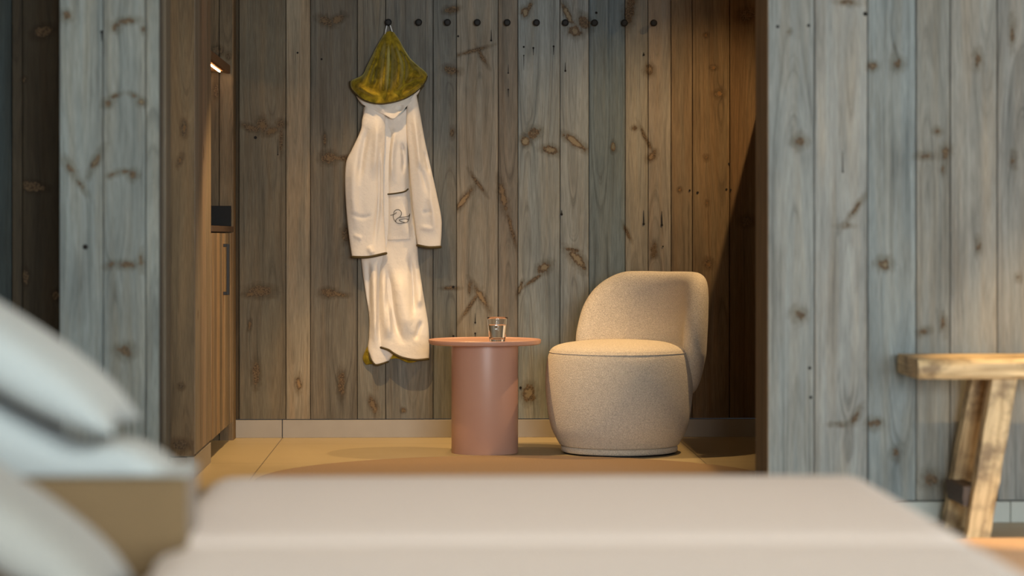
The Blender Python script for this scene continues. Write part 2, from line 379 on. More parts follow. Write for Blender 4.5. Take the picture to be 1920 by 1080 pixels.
plank_wall('wall_reveal_right', (xr0-.0005, YF+.002, 0), (0, 1, 0), (-1, 0, 0), [(0, .30, (142, 122, 98))], 0.0, 2.5, 2.06, .02, thick=.012)['kind'] = 'structure'
box('wall_core_right', xr0+.05, 3.8, YF+.052, -3.0, 0, 2.5, WALLP)['kind'] = 'structure'
bb = merge([boxvf(X(1440, YF), X(1894, YF)-.001, YF-.006, YF+.04, 0, ZSK-.004)]+[boxvf(X(1894, YF)+.9*i+.001, X(1894, YF)+.9*(i+1)-.001, YF-.006, YF+.04, 0, ZSK-.004) for i in range(2)])
bev(mesh('baseboard_right', *bb, TILE_DAY, smooth=False), .002)['kind'] = 'structure'

# left partition wall (front) -----------------------------------------
el = [(-760, -660), (-660, -560), (-560, -470), (-470, -380), (-380, -280), (-280, -190), (-190, -95), (-95, -45), (-45, 22), (22, 42), (42, 112)]
YL = -2.55
KD = [(80, 60, 16, 9, -20, .3), (45, 148, 4, 5, 0, 0), (60, 350, 22, 8, 10, .3), (48, 520, 5, 12, 0, 0), (105, 555, 6, 8, 0, .8)]
plank_wall('wall_recess_left', (0, YL, 0), (1, 0, 0), (0, -1, 0), [(X(a, YL), X(b_, YL), (62+8*(i % 2), 55+8*(i % 2), 43+8*(i % 2)) if i != 8 else (54, 62, 62)) for i, (a, b_) in enumerate(el)]+[(X(112, YL), X(150, YL), (66, 55, 42))], .085, 2.5, 2.06, .01, kn(KD, YL))['kind'] = 'structure'  # shade of the recess is put into these dark plank tints
xa0, xa1 = X(111, YF), X(299, YF)
pa = [(X(111, YF), X(193, YF), (128, 136, 134)), (X(193, YF), X(273, YF), (128, 135, 132)), (X(273, YF), X(299, YF), (136, 142, 137))]
KA = [(236, 40, 22, 6, -8, .6), (215, 52, 8, 8, -30, 0), (268, 56, 4, 8, 0, 0), (203, 193, 9, 7, -30, .8), (264, 191, 9, 7, 30, .9), (250, 178, 12, 4, 20, 0), (215, 180, 12, 4, -20, 0), (131, 315, 7, 20, -30, .8), (150, 345, 5, 20, -35, .2),
      (178, 305, 6, 26, 28, .7), (212, 328, 9, 5, -15, .5), (250, 328, 9, 9, 0, .8), (232, 322, 12, 5, 0, 0), (206, 497, 10, 6, -25, .9), (265, 490, 5, 16, 0, 1), (236, 496, 20, 7, 0, .1), (235, 658, 15, 12, 0, .5), (125, 30, 10, 10, 0, .2)]
plank_wall('wall_partition_left', (0, YF, 0), (1, 0, 0), (0, -1, 0), pa, ZSK, 2.5, 2.06, .01, kn(KA, YF), kscale=.86, nails=nl([(160, 463, 5, 0), (191, 60, 3, -18)], YF))['kind'] = 'structure'
plank_wall('wall_reveal_left', (xa1+.0005, YF+.3, 0), (0, -1, 0), (1, 0, 0), [(0, .15, (128, 122, 108)), (.15, .298, (134, 132, 122))], ZSK, 2.5, 2.06, .02, thick=.012)['kind'] = 'structure'
box('wall_core_left', xa0+.002, xa1-.05, YF+.052, YF+.3, 0, 2.5, WALLP)['kind'] = 'structure'
bb = merge([boxvf(xa0, xa1+.004, YF-.006, YF+.04, 0, ZSK-.004), boxvf(xa1-.02, xa1+.004, YF+.04, YF+.3, 0, ZSK-.004)])
bev(mesh('baseboard_left', *bb, TILE_DAY, smooth=False), .002)['kind'] = 'structure'

wd = empty('shadow_blocker', (1.68, -1.2, 0), 'low dark wooden wardrobe added unseen behind the right partition to cast the diagonal shadow', 'blocker')  # added out of view; its top edge cuts the corner spot's light diagonally
WDM = simple('blocker_wood', (96, 74, 50), .6, var=.2, vscale=12)
box('carcass', 1.512, 1.835, -2.2, -.03, .06, 1.70, WDM, wd, .002)
box('plinth', 1.53, 1.83, -2.18, -.05, 0, .06, BLACK, wd)
for i in range(3):
    dd_ = box('door', 1.498, 1.512, -2.195+i*.72, -2.195+(i+1)*.72-.006, .07, 1.695, WDM, wd, .001)
    hh_ = box('handle', 1.484, 1.498, -2.195+(i+1)*.72-.06, -2.195+(i+1)*.72-.048, .95, 1.15, BLACK, None, .001); hh_.parent = dd_

# alcove left: projecting clad corner (frontal face + side face) --------
YB = -1.83; YC = -1.18; YE = -.13
X0 = X(365, YB)
plank_wall('wall_corner_face', (0, YB, 0), (1, 0, 0), (0, -1, 0), [(X(215, YB), X(318, YB), (112, 94, 70)), (X(318, YB), X(365, YB), (116, 97, 72))], .085, 2.5, 2.06, .008,
           kn([(345, 240, 5, 14, 0, .8), (338, 300, 4, 10, 20, .8), (340, 725, 5, 5, 0, .1), (338, 835, 14, 9, 0, 0)], YB))['kind'] = 'structure'
plank_wall('wall_corner_side', (X0, YB+.001, 0), (0, 1, 0), (1, 0, 0), [(0, .19, (140, 132, 118)), (.19, .29, (130, 116, 98)), (.29, .46, (150, 132, 112)), (.46, YC-YB, (138, 124, 104))], .092, 2.5, 2.06, .01,
           kn([], YB)+[(.12, .62, .012, .012, 0, .8), (.35, 1.25, .012, .02, 0, .9)])['kind'] = 'structure'
box('wall_corner_core', X(215, YB), X0-.05, YB+.052, YC-.002, .0, 2.5, WALLP)['kind'] = 'structure'
bb = merge([boxvf(X(215, YB), X0-.032, YB-.003, YB+.03, 0, .081), boxvf(X0-.031, X0-.001, YB-.003, YC+.0, 0, .083)])
bev(mesh('baseboard_corner', *bb, TILE, smooth=False), .0015)['kind'] = 'structure'
# alcove end panel and post beside the kitchenette
plank_wall('wall_kitchenette_end', (0, YE, 0), (1, 0, 0), (0, -1, 0), [(X0-.62, X0-.5, (104, 90, 70)), (X0-.5, X0-.36, (98, 84, 64)), (X0-.36, X0-.2, (104, 90, 70)), (X0-.2, X0-.065, (100, 86, 66)), (X0-.065, X0-.004, (110, 95, 74))], .0, 2.5, 2.06, .008,
           kn([(408, 96, 9, 7, 20, .4), (428, 105, 4, 5, 0, 0), (405, 170, 4, 12, 0, .2)], YE), thick=.012)['kind'] = 'structure'
plank_wall('wall_post_side', (X0, YE+.001, 0), (0, 1, 0), (1, 0, 0), [(0, .05, (116, 99, 76)), (.05, .128, (112, 92, 66))], .0, 2.5, 2.06, .01, thick=.012)['kind'] = 'structure'
box('wall_kitchenette_back', X0-.72, X0-.64, YC, YE, 0, 2.5, WALLP)['kind'] = 'structure'

# ------------------------------------------------------------------ kitchenette
DARKWOOD = simple('dark_oak', (74, 54, 36), .55, var=.3, vscale=30, bump=.2)
MBLACK = simple('matt_black_metal', (14, 13, 12), .6)
BSTONE = simple('black_stone', (9, 9, 8), .8, var=.3, vscale=60)
kt = empty('kitchenette_cabinet', (X0-.3, (YC+YE)/2, 0), 'low wood-clad kitchenette cabinet with black bar handle in the alcove on the left', 'cabinet')
y0, y1 = YC+.004, YE-.04
carc = box('carcass', X0-.58, X0-.045, y0, y1-.004, .088, .938, DARKWOOD, kt)
def pd(a, b_, nm):
    n = 8; w_ = (b_-a)/n
    cols = [(138, 118, 94), (124, 110, 92), (150, 128, 100), (108, 96, 80), (142, 122, 98), (120, 106, 86), (108, 98, 84), (130, 114, 94)]
    return plank_wall(nm, (X0, 0, 0), (0, 1, 0), (1, 0, 0), [(a+i*w_, a+(i+1)*w_, cols[i]) for i in range(n)], .09, .936, .95, .01, parent=kt, thick=.015)
door = pd(y0, YE-.046, 'door')
yh = YE-.50
hx = X(429, yh)
zt, zb = Z(428, 457, yh), Z(428, 553, yh)
hv = merge([boxvf(hx-.010, hx+.003, yh-.007, yh+.007, zb, zt), boxvf(X0-.001, hx, yh-.006, yh+.006, zt-.014, zt), boxvf(X0-.001, hx, yh-.006, yh+.006, zb, zb+.014)])
h = bev(mesh('handle', *hv, MBLACK, None, smooth=False), .0015); h.parent = door; tag(h, 'black metal bar handle')
pl = box('plinth', X0-.3, X0-.10, y0, y1-.05, 0, .086, MBLACK, kt)
wt = box('worktop', X0-.6, X0+.002, y0, YE-.003, .941, .966, DARKWOOD, kt, .002)
us = box('upstand', X0-.58, X(434, YE), YE-.024, YE-.004, .967, Z(415, 386, YE), BSTONE, kt, .002); tag(us, 'black stone upstand')

sh = empty('wall_shelf', (X0-.2, (YC+YE)/2, 1.655), 'wooden shelf with a lit strip under it, high in the kitchenette niche', 'shelf')
zs = Z(415, 138, YE)
OAK = simple('shelf_oak', (116, 82, 44), .5, var=.3, vscale=30, bump=.2)
box('shelf_board', X0-.59, X0-.033, y0, YE-.004, zs+.008, zs+.03, OAK, sh, .001)
box('fascia', X0-.032, X(432, YE), y0, YE-.004, zs, zs+.036, OAK, sh, .001)
EM = NT('warm_led_strip'); EM.b.inputs['Base Color'].default_value = (1, .8, .55, 1); EM.b.inputs['Emission Color'].default_value = (1, .62, .30, 1); EM.b.inputs['Emission Strength'].default_value = 45
xs_ = X(412, YE-.05)
box('light_strip', xs_-.002, xs_+.002, y0+.02, YE-.05, zs+.003, zs+.0078, EM.m, sh)['label'] = 'glowing warm white light strip'

# ------------------------------------------------------------------ pegs
PX = [728, 785, 839, 895, 951, 1006, 1060, 1115, 1171, 1226]
ordn = ['first', 'second', 'third', 'fourth', 'fifth', 'sixth', 'seventh', 'eighth', 'ninth', 'tenth']
PEG = simple('black_peg_paint', (12, 12, 12), .7)
zp = Z(900, 43.5, 0)
stem_v = [(r, 0) for r in ()]
def yaxis(vf): return [(x, -z, y) for x, y, z in vf[0]], [tuple(reversed(f)) for f in vf[1]]
kv = yaxis(lathe_vf([(.0005, .046), (.008, .0458), (.0135, .044), (.0155, .040), (.016, .034), (.0145, .030), (.0085, .027), (.0005, .0268)], (0, 0, 0), 28))
sv = yaxis(lathe_vf([(.0075, -.002), (.0075, .029), (.0005, .029)], (0, 0, 0), 20))
kme = sme = None
for i, px in enumerate(PX):
    p = at(px, 43.5, -.04)
    lab = ('black round wall peg with the white bathrobe hanging on it' if i == 0 else
           f'black round wall peg, {ordn[i-1]} empty one counting right from the bathrobe' if i < 9 else
           'black round wall peg, the last one at the right end of the row')
    t = empty('wall_peg', (p.x, 0, zp), lab, 'peg', 'black pegs in a row on the alcove wall')
    if i == 0:
        a = mesh('knob', *kv, PEG); c = mesh('stem', *sv, PEG); kme, sme = a.data, c.data
    else:
        a = bpy.data.objects.new('knob', kme); c = bpy.data.objects.new('stem', sme); COL.objects.link(a); COL.objects.link(c)
    a.parent = t; c.parent = t

# ------------------------------------------------------------------ bathrobe
TOWEL = NT('white_terry'); tc = TOWEL.new('ShaderNodeTexCoord').outputs['Object']
TOWEL.b.inputs['Base Color'].default_value = (*lin((226, 219, 210)), 1); TOWEL.b.inputs['Roughness'].default_value = .95
TOWEL.b.inputs['Sheen Weight'].default_value = .25; TOWEL.b.inputs['Specular IOR Level'].default_value = .1
TOWEL.bump(TOWEL.math('ADD', TOWEL.noise(tc, 420, 3), TOWEL.math('MULTIPLY', TOWEL.noise(tc, 45, 3), 2.5)), .5, .0022)
VEL = NT('olive_velvet'); tc = VEL.new('ShaderNodeTexCoord').outputs['Object']
nz = VEL.noise(tc, 26, 4, .6, .6); VEL.l.new(VEL.mix(VEL.ramp(nz, [(.35, 0.0), (.65, 1.0)]), lin((92, 78, 12)), lin((158, 136, 36))), VEL.b.inputs['Base Color'])
VEL.b.inputs['Roughness'].default_value = .8; VEL.b.inputs['Sheen Weight'].default_value = .5; VEL.b.inputs['Sheen Tint'].default_value = (.9, .8, .3, 1); VEL.b.inputs['Sheen Roughness'].default_value = .4
VEL.b.inputs['Specular IOR Level'].default_value = .15
VEL.bump(VEL.noise(tc, 60, 4), .5, .003)
TRIM = simple('dark_olive_piping', (66, 54, 20), .8, var=.2)
robe = empty('hooded_bathrobe', tuple(at(735, 680, -.06)), 'long white hooded bathrobe with olive velvet hood and duck emblem hanging on the plank wall', 'bathrobe')

def seg_dist(px, py, poly):
    poly = catmull(poly, 6) if len(poly) > 2 else np.array(poly, float)
    best = np.full(px.shape, 1e9); along = np.zeros(px.shape)
    ln = np.r_[0, np.cumsum(np.linalg.norm(np.diff(poly, axis=0), axis=1))]; ln /= ln[-1]
    for i in range(len(poly)-1):
        a, b_ = poly[i], poly[i+1]
        d = b_-a; L = max((d**2).sum(), 1e-9)
        t = np.clip(((px-a[0])*d[0]+(py-a[1])*d[1])/L, 0, 1)
        q = np.hypot(px-(a[0]+t*d[0]), py-(a[1]+t*d[1]))
        along = np.where(q < best, ln[i]+t*(ln[i+1]-ln[i]), along); best = np.minimum(best, q)
    tp = np.clip(np.minimum(along, 1-along)/.32, 0, 1)
    return best, tp*tp*(3-2*tp)
def vnoise(x, y, seed):
    r = np.random.default_rng(seed); v = np.zeros_like(x)
    for i in range(7):
        a = r.uniform(-.6, .6); k = r.uniform(.05, .16); ph = r.uniform(0, 6.3)
        v += np.sin((x*math.cos(a)+y*math.sin(a)*.45)*k*1.6+ph+1.5*np.sin(y*.03*r.uniform(.5, 2)+ph))/(1+i*.35)
    return v/4
def cloth(name, L, R, T, B, base, bulge, folds, mat, parent, back=.012, nu=64, nv=150, wr=.0025, seed=1, edge=.35, smoothT=True, fa=1.0):
    us = np.linspace(0, 1, nu); vs = np.linspace(0, 1, nv)
    l, r, t, b_ = resample(L, vs), resample(R, vs), resample(T, us, smoothT), resample(B, us)
    U, V = np.meshgrid(us, vs)
    P = np.zeros((nv, nu, 2))
    for k in range(2):
        P[..., k] = ((1-U)*l[:, None, k]+U*r[:, None, k]+(1-V)*t[None, :, k]+V*b_[None, :, k]
                     - ((1-U)*(1-V)*t[0, k]+U*(1-V)*t[-1, k]+(1-U)*V*b_[0, k]+U*V*b_[-1, k]))
    px, py = P[..., 0], P[..., 1]
    e = np.sqrt(np.clip(1-np.abs(2*U-1)**5, 0, 1))
    dep = base(U, V) if callable(base) else np.full(U.shape, base)
    dep = dep + bulge*np.sin(math.pi*U)*(.4+.6*np.sin(math.pi*np.clip(V, 0, 1))**.5)
    for poly, amp, wd in folds:
        d, tp = seg_dist(px, py, poly); dep = dep + 2.3*fa*amp*tp*np.exp(-(d/wd)**2)
    dep = dep + wr*vnoise(px, py, seed)
    dep = back+(dep-back)*(edge+(1-edge)*e)
    def W(x, y, d): return at(x, y, -d)
    nV = []; F = []
    for i in range(nv):
        for j in range(nu): nV.append(W(px[i, j], py[i, j], dep[i, j]))
    for i in range(nv):
        for j in range(nu): nV.append(W(px[i, j], py[i, j], max(.004, min(back, dep[i, j]-.004))))
    n0 = nv*nu
    for i in range(nv-1):
        for j in range(nu-1):
            a = i*nu+j; F.append((a, a+nu, a+nu+1, a+1)); F.append((n0+a, n0+a+1, n0+a+nu+1, n0+a+nu))
    for i in range(nv-1):
        a = i*nu; F.append((a, n0+a, n0+a+nu, a+nu)); a = i*nu+nu-1; F.append((a, a+nu, n0+a+nu, n0+a))
    for j in range(nu-1):
        a = j; F.append((a, a+1, n0+a+1, n0+a)); a = (nv-1)*nu+j; F.append((a, n0+a, n0+a+1, a+1))
    o = mesh(name, nV, F, mat, parent)
    def ev(x, y):
        i = np.argmin((px-x)**2+(py-y)**2); i, j = divmod(i, nu); return dep[i, j]
    o_rows = dict(px=px, py=py, dep=dep, ev=ev)
    return o, o_rows
def trim_along(name, rows, which, r, off, parent, mat=None, a=0, b_=None, dy=0):
    px, py, dep = rows['px'], rows['py'], rows['dep']
    if which == 'B': pts = [(px[-1, j], py[-1, j]+dy, dep[-1, j]) for j in range(px.shape[1])]
    elif which == 'L': pts = [(px[i, 0], py[i, 0], dep[i, 0]) for i in range(px.shape[0])]
    else: pts = [(px[i, -1], py[i, -1], dep[i, -1]) for i in range(px.shape[0])]
    pts = pts[a:b_]
    return mesh(name, *tube_vf([at(x, y, -(d+off)) for x, y, d in pts], r), mat or TRIM, parent)

# olive lining showing behind the hem
lin_o, _ = cloth('lining', [(700, 630), (686, 655), (680, 672), (686, 684)], [(790, 640), (792, 655), (790, 668), (782, 678)], [(700, 630), (745, 635), (790, 640)],
        [(686, 684), (700, 682), (720, 676), (745, 672), (765, 680), (782, 678)], .022, .006, [([(690, 650), (688, 680)], .006, 4), ([(760, 660), (765, 680)], .006, 5)], VEL.m, robe, nu=30, nv=30, back=.006)
# back / left panel
body, rb = cloth('body', [(682, 200), (674, 300), (672, 400), (677, 483), (684, 540), (692, 593), (692, 630), (690, 655), (697, 676)],
        [(760, 200), (762, 300), (762, 420), (760, 520), (757, 600), (745, 650), (728, 678)],
        [(682, 200), (720, 215), (760, 200)], [(697, 676), (704, 684), (716, 682), (728, 678)],
        lambda U, V: .038+.006*V, .012, [([(700, 480), (702, 560), (704, 660)], .014, 7), ([(690, 480), (693, 600)], -.008, 4), ([(712, 480), (712, 650)], -.012, 5)], TOWEL.m, robe, seed=3, nu=50)
tb = trim_along('hem_piping', rb, 'B', .0042, .002, robe)
tb2 = mesh('hem_piping', *tube_vf([at(x, y, -.034) for x, y in catmull([(692, 662), (693, 672), (698, 678), (706, 685), (716, 683)], 6)], .003), TRIM, robe)
# front panel
front, rf = cloth('front_panel', [(722, 222), (719, 300), (720, 380), (722, 450), (712, 485), (711, 560), (711, 620), (712, 651)],
        [(778, 185), (780, 260), (782, 350), (783, 467), (792, 540), (803, 607), (805, 650), (804, 673)],
        [(722, 222), (750, 215), (778, 185)], [(712, 651), (728, 656), (740, 664), (756, 671), (780, 675), (804, 673)],
        lambda U, V: .050+.020*V, .014,
        [([(726, 492), (733, 560), (745, 620), (762, 650)], -.016, 6), ([(745, 500), (757, 580), (772, 640)], .012, 14), ([(716, 490), (718, 560), (722, 640)], .010, 6),
         ([(768, 470), (774, 530), (776, 600)], -.012, 5), ([(722, 230), (720, 300), (722, 460)], -.022, 6), ([(733, 235), (726, 290), (724, 340)], -.012, 5), ([(742, 235), (734, 300), (738, 350)], .010, 6),
         ([(770, 240), (768, 320), (773, 400), (780, 466)], -.022, 7), ([(752, 262), (757, 290), (756, 330)], -.010, 4), ([(748, 380), (760, 420), (764, 450)], .004, 12),
         ([(790, 600), (778, 640)], -.008, 4), ([(730, 560), (728, 640)], .008, 6), ([(795, 520), (785, 580)], .008, 6)], TOWEL.m, robe, seed=5, nu=80, nv=220, wr=.0018)
trim_along('hem_piping', rf, 'B', .0052, .002, robe)
# pocket: slightly raised rectangle with a piped top, and its duck
pk, rp = cloth('pocket', [(721, 362), (722, 405), (727, 451)], [(765, 355), (767, 400), (769, 449)], [(721, 362), (742, 361), (765, 355)], [(727, 451), (748, 450), (769, 449)],
        lambda U, V: .0, 0, [], TOWEL.m, robe, nu=24, nv=40, wr=0)
def refit(o, rows, host, off):
    px, py = rows['px'], rows['py']; n0 = px.size
    me = o.data; hp, hq, hd = host['px'], host['py'], host['dep']; dd = np.zeros(px.shape)
    for i in range(px.shape[0]):
        for j in range(px.shape[1]):
            w_ = 1/((hp-px[i, j])**2+(hq-py[i, j])**2+1.5)**2; dd[i, j] = (w_*hd).sum()/w_.sum()
    rows['dep'] = dd+off
    for i in range(px.shape[0]):
        for j in range(px.shape[1]):
            k = i*px.shape[1]+j
            me.vertices[k].co = at(px[i, j], py[i, j], -(dd[i, j]+off)); me.vertices[n0+k].co = at(px[i, j], py[i, j], -(dd[i, j]-.002))
    me.update()
refit(pk, rp, rf, .0035)
tp = [at(x, y, -(rf['ev'](x, y)+.007)) for x, y in catmull([(719, 364.5), (735, 363.5), (752, 361), (760, 358.5), (765, 354.5)], 6)]
pp = mesh('pocket_piping', *tube_vf(tp, .0036), TRIM); pp.parent = pk
def dk(L): return [(700+x/10.8, 340+y/10.8) for x, y in L]
strokes = [dk([(348, 686), (400, 674), (440, 655), (470, 630)]), dk([(415, 665), (420, 615), (465, 575), (520, 575), (562, 615), (568, 665), (535, 722), (485, 752), (455, 785), (458, 815)]),
           dk([(408, 665), (402, 720), (425, 785), (475, 838), (540, 855), (640, 836), (692, 820), (715, 775), (730, 710), (742, 655)]), dk([(515, 732), (600, 726), (690, 712), (722, 695), (742, 655)]),
           dk([(712, 780), (660, 757), (580, 765), (525, 785), (560, 812), (630, 832)])]
hp = rp['px'], rp['py'], rp['dep']
def pev(x, y):
    w_ = 1/((hp[0]-x)**2+(hp[1]-y)**2+.5)**2; return (w_*hp[2]).sum()/w_.sum()
parts = [tube_vf([at(x, y, -(pev(x, y)+.0015)) for x, y in catmull(s, 6)], .0013, 6) for s in strokes]
em = mesh('duck_emblem', *merge(parts), TRIM); em.parent = pk; tag(em, 'dark stitched duck outline')

# sleeves
def cuff(rows, parent): return trim_along('cuff_piping', rows, 'B', .0062, .001, parent)
sl, rl = cloth('sleeve', [(686, 192), (679, 225), (676, 245), (660, 280), (649, 305), (647, 350), (650, 400), (654, 440), (660, 482)],
        [(722, 205), (722, 260), (719, 320), (719, 380), (721, 430), (724, 475)], [(686, 192), (704, 204), (722, 205)], [(660, 482), (690, 482), (724, 475)],
        lambda U, V: .084+.012*V, .016,
        edge=.78, folds=[([(708, 215), (706, 280), (700, 340)], .010, 8), ([(690, 230), (678, 300), (672, 350)], -.010, 6), ([(665, 290), (662, 360), (668, 440)], .008, 9), ([(709, 270), (712, 360), (704, 440), (703, 478)], -.007, 4),
         ([(716, 260), (715, 420)], .008, 4), ([(655, 400), (680, 408), (700, 402)], -.003, 4), ([(660, 440), (680, 448)], .003, 4), ([(690, 460), (700, 478)], .004, 5)], mat=TOWEL.m, parent=robe, seed=8, nu=60, nv=160, wr=.0018)
cuff(rl, sl)
sr, rr = cloth('sleeve', [(764, 190), (762, 240), (767, 300), (771, 360), (776, 410), (783, 460)],
        [(780, 172), (788, 215), (797, 265), (808, 315), (818, 360), (827, 405), (828, 430), (826, 463)], [(764, 190), (772, 182), (780, 172)], [(783, 460), (804, 464), (826, 463)],
        lambda U, V: .082+.008*V, .014,
        edge=.78, folds=[([(775, 200), (784, 280), (790, 350)], .009, 6), ([(782, 300), (800, 350), (806, 380)], -.006, 5), ([(800, 330), (812, 400), (816, 450)], .006, 6), ([(790, 400), (812, 396)], -.003, 4), ([(784, 425), (815, 430)], .003, 5), ([(795, 280), (806, 330)], -.006, 3)],
        mat=TOWEL.m, parent=robe, seed=9, nu=46, nv=160, wr=.0018)
cuff(rr, sr)
# dark tie hanging behind the right shoulder
mesh('belt_loop', *tube_vf([at(x, y, -.02) for x, y in catmull([(795, 160), (786, 172), (783, 185), (784, 205), (787, 222)], 6)], .0035), TRIM, robe)
# collar fold under the hood
cl, rc = cloth('collar', [(668, 180), (671, 186), (678, 195)], [(788, 165), (786, 172), (782, 178)], [(668, 180), (700, 178), (735, 178), (765, 172), (788, 165)], [(678, 195), (700, 206), (722, 216), (738, 223), (752, 210), (766, 196), (782, 178)],
        lambda U, V: .062+.034*V, .010, [([(700, 190), (725, 212)], .006, 6), ([(752, 195), (748, 210)], -.006, 5)], TOWEL.m, robe, back=.02, seed=12, nu=60, nv=36, wr=.002)
# hood
hood, rh = cloth('hood', [(722, 61), (708, 84), (698, 104), (688, 124), (680, 140), (665, 148), (658, 153), (659, 165), (668, 176)],
        [(739, 61), (748, 74), (758, 92), (770, 110), (785, 124), (799, 136), (801, 145), (797, 156), (786, 166)],
        [(722, 61), (731, 58), (739, 61)], [(668, 176), (684, 188), (706, 194), (728, 193), (755, 186), (774, 176), (786, 166)],
        lambda U, V: .045+.066*V**.8, .028,
        [([(727, 66), (722, 120), (716, 188)], .014, 6), ([(731, 70), (732, 120), (728, 185)], -.018, 4), ([(733, 70), (748, 120), (742, 182)], .013, 6), ([(724, 70), (704, 120), (696, 178)], -.009, 5), ([(715, 85), (690, 140), (680, 170)], .012, 7),
         ([(742, 75), (768, 120), (764, 168)], .010, 6), ([(738, 75), (758, 120), (754, 170)], -.009, 4), ([(775, 125), (790, 150)], .010, 8), ([(664, 156), (690, 172), (712, 184)], .008, 5), ([(735, 180), (760, 160), (790, 145)], -.006, 4), ([(750, 182), (775, 166), (796, 150)], .006, 4)],
        VEL.m, robe, back=.02, fa=1.7, seed=14, nu=80, nv=110, wr=.004)
hp_ = catmull([(657, 152), (658, 163), (668, 177), (684, 188), (706, 194), (728, 193), (755, 186), (774, 176), (786, 166), (797, 153), (801, 142)], 8)
w0 = len(hp_)
pts = []
for i, (x, y) in enumerate(hp_): pts.append(at(x, y, -max(.045, rh['ev'](x, y)-.002)))
hpi = mesh('hood_piping', *tube_vf(pts, .0042), TRIM); hpi.parent = hood
# white hanging loop
LOOP = simple('white_loop_tape', (222, 222, 222), .6)
lp = [at(x, y, -d) for x, y, d in catmull([(722.5, 64, .05), (723.5, 56, .036), (726, 46, .024), (728.5, 41.5, .02), (731, 46, .024), (734, 55, .036), (736.5, 64, .05)], 8)]
mesh('hanging_loop', *tube_vf(lp, .0028), LOOP, robe)

# ------------------------------------------------------------------ side table and glass
PINK = NT('terracotta_lacquer'); tc = PINK.new('ShaderNodeTexCoord').outputs['Object']
PINK.l.new(PINK.mix(PINK.noise(tc, 4, 3), lin((182, 140, 122)), lin((192, 149, 130))), PINK.b.inputs['Base Color']); PINK.b.inputs['Roughness'].default_value = .38
PINK.bump(PINK.noise(tc, 500, 2), .05, .001)
tY = -.76; tcn = at(909, 600, tY); tz = .479
tb_ = empty('side_table', (tcn.x, tY, 0), 'round terracotta pink pedestal side table with drum base and thin tray top', 'table')
rb_ = 62.5*(DW+tY)/FPX; rt = 105.5*(DW+tY)/FPX
mesh('pedestal', *lathe_vf([(rb_*.9, 0.0), (rb_-.001, 0), (rb_, .002), (rb_, .4), (rb_, tz-.018), (rb_*.9, tz-.018)], (tcn.x, tY, 0), 96), PINK.m, tb_)
mesh('tabletop', *lathe_vf([(0.001, tz-.018), (rt-.012, tz-.018), (rt-.003, tz-.014), (rt, tz-.006), (rt, tz+.002), (rt-.002, tz+.004), (rt-.005, tz+.0035), (rt-.008, tz), (rt-.02, tz-.001), (0.001, tz-.001)], (tcn.x, tY, 0), 128), PINK.m, tb_)
for n_ in ('pedestal', 'tabletop'):
    bpy.data.objects[n_].data.set_sharp_from_angle(angle=.6)
GL = NT('clear_glass'); GL.b.inputs['Base Color'].default_value = (1, 1, 1, 1); GL.b.inputs['Roughness'].default_value = 0; GL.b.inputs['Transmission Weight'].default_value = 1; GL.b.inputs['IOR'].default_value = 1.47
WA = NT('water'); WA.b.inputs['Base Color'].default_value = (1, 1, 1, 1); WA.b.inputs['Roughness'].default_value = 0; WA.b.inputs['Transmission Weight'].default_value = 1; WA.b.inputs['IOR'].default_value = 1.33
gY = -.93; gc = at(932.5, 600, gY); gz = tz-.0005
g0 = empty('drinking_glass', (gc.x, gY, gz), 'clear water glass half full on the terracotta side table', 'glass')
H_ = .104
def gr(z): return .0315+ (.0440-.0315)*min(1, (z/H_))**.8
op = [(.001, 0), (.029, 0), (.0312, .0015)]+[(gr(z), z) for z in np.linspace(.004, H_-.001, 14)]+[(gr(H_)-.0009, H_)]
ip = [(gr(z)-.0018, z) for z in np.linspace(H_-.001, .016, 14)]+[(.024, .0125), (.001, .012)]
mesh('tumbler', *lathe_vf(op+ip, (gc.x, gY, gz), 64), GL.m, g0)
zw = .0735
wp = [(.001, .0122), (.0238, .0127)]+[(gr(z)-.00184, z) for z in np.linspace(.0162, zw, 10)]+[(.001, zw)]
mesh('water', *lathe_vf(wp, (gc.x, gY, gz), 64), WA.m, g0)

# ------------------------------------------------------------------ tub chair
BOU = NT('beige_boucle'); tc = BOU.new('ShaderNodeTexCoord').outputs['Object']
vo = BOU.new('ShaderNodeTexVoronoi'); BOU.l.new(tc, vo.inputs['Vector']); vo.inputs['Scale'].default_value = 230
n1 = BOU.noise(tc, 250, 4, .75)
BOU.l.new(BOU.mix(BOU.ramp(n1, [(.35, 0.0), (.65, 1.0)]), lin((180, 168, 152)), lin((236, 225, 208))), BOU.b.inputs['Base Color'])
BOU.b.inputs['Roughness'].default_value = .95; BOU.b.inputs['Specular IOR Level'].default_value = .1; BOU.b.inputs['Sheen Weight'].default_value = .2
BOU.bump(BOU.math('ADD', vo.outputs['Distance'], n1), .55, .003)
cY = -.775; cc = at(1161, 600, cY); ch = empty('swivel_tub_chair', (cc.x, cY, 0), 'beige boucle round tub chair with curved wraparound back beside the pink side table', 'chair')
mesh('foot_ring', *lathe_vf([(.2, 0), (.238, 0), (.238, .007), (.2, .007)], (cc.x, cY, 0), 64), MBLACK, ch)
mesh('plinth', *lathe_vf([(.18, .007), (.244, .007), (.2485, .011), (.249, .026), (.246, .031), (.18, .031)], (cc.x, cY, 0), 96), BOU.m, ch)
dp = catmull([(.20, .031), (.246, .0325), (.262, .050), (.288, .102), (.303, .165), (.311, .225), (.3145, .29), (.3135, .34), (.308, .39), (.301, .418), (.292, .4275), (.27, .4285)], 6)
mesh('seat_base', *lathe_vf([tuple(p) for p in dp], (cc.x, cY, 0), 128), BOU.m, ch)
sp = catmull([(.25, .424), (.2955, .4275), (.296, .433), (.286, .4455), (.262, .458), (.22, .468), (.15, .476), (.08, .480), (.002, .481)], 6)
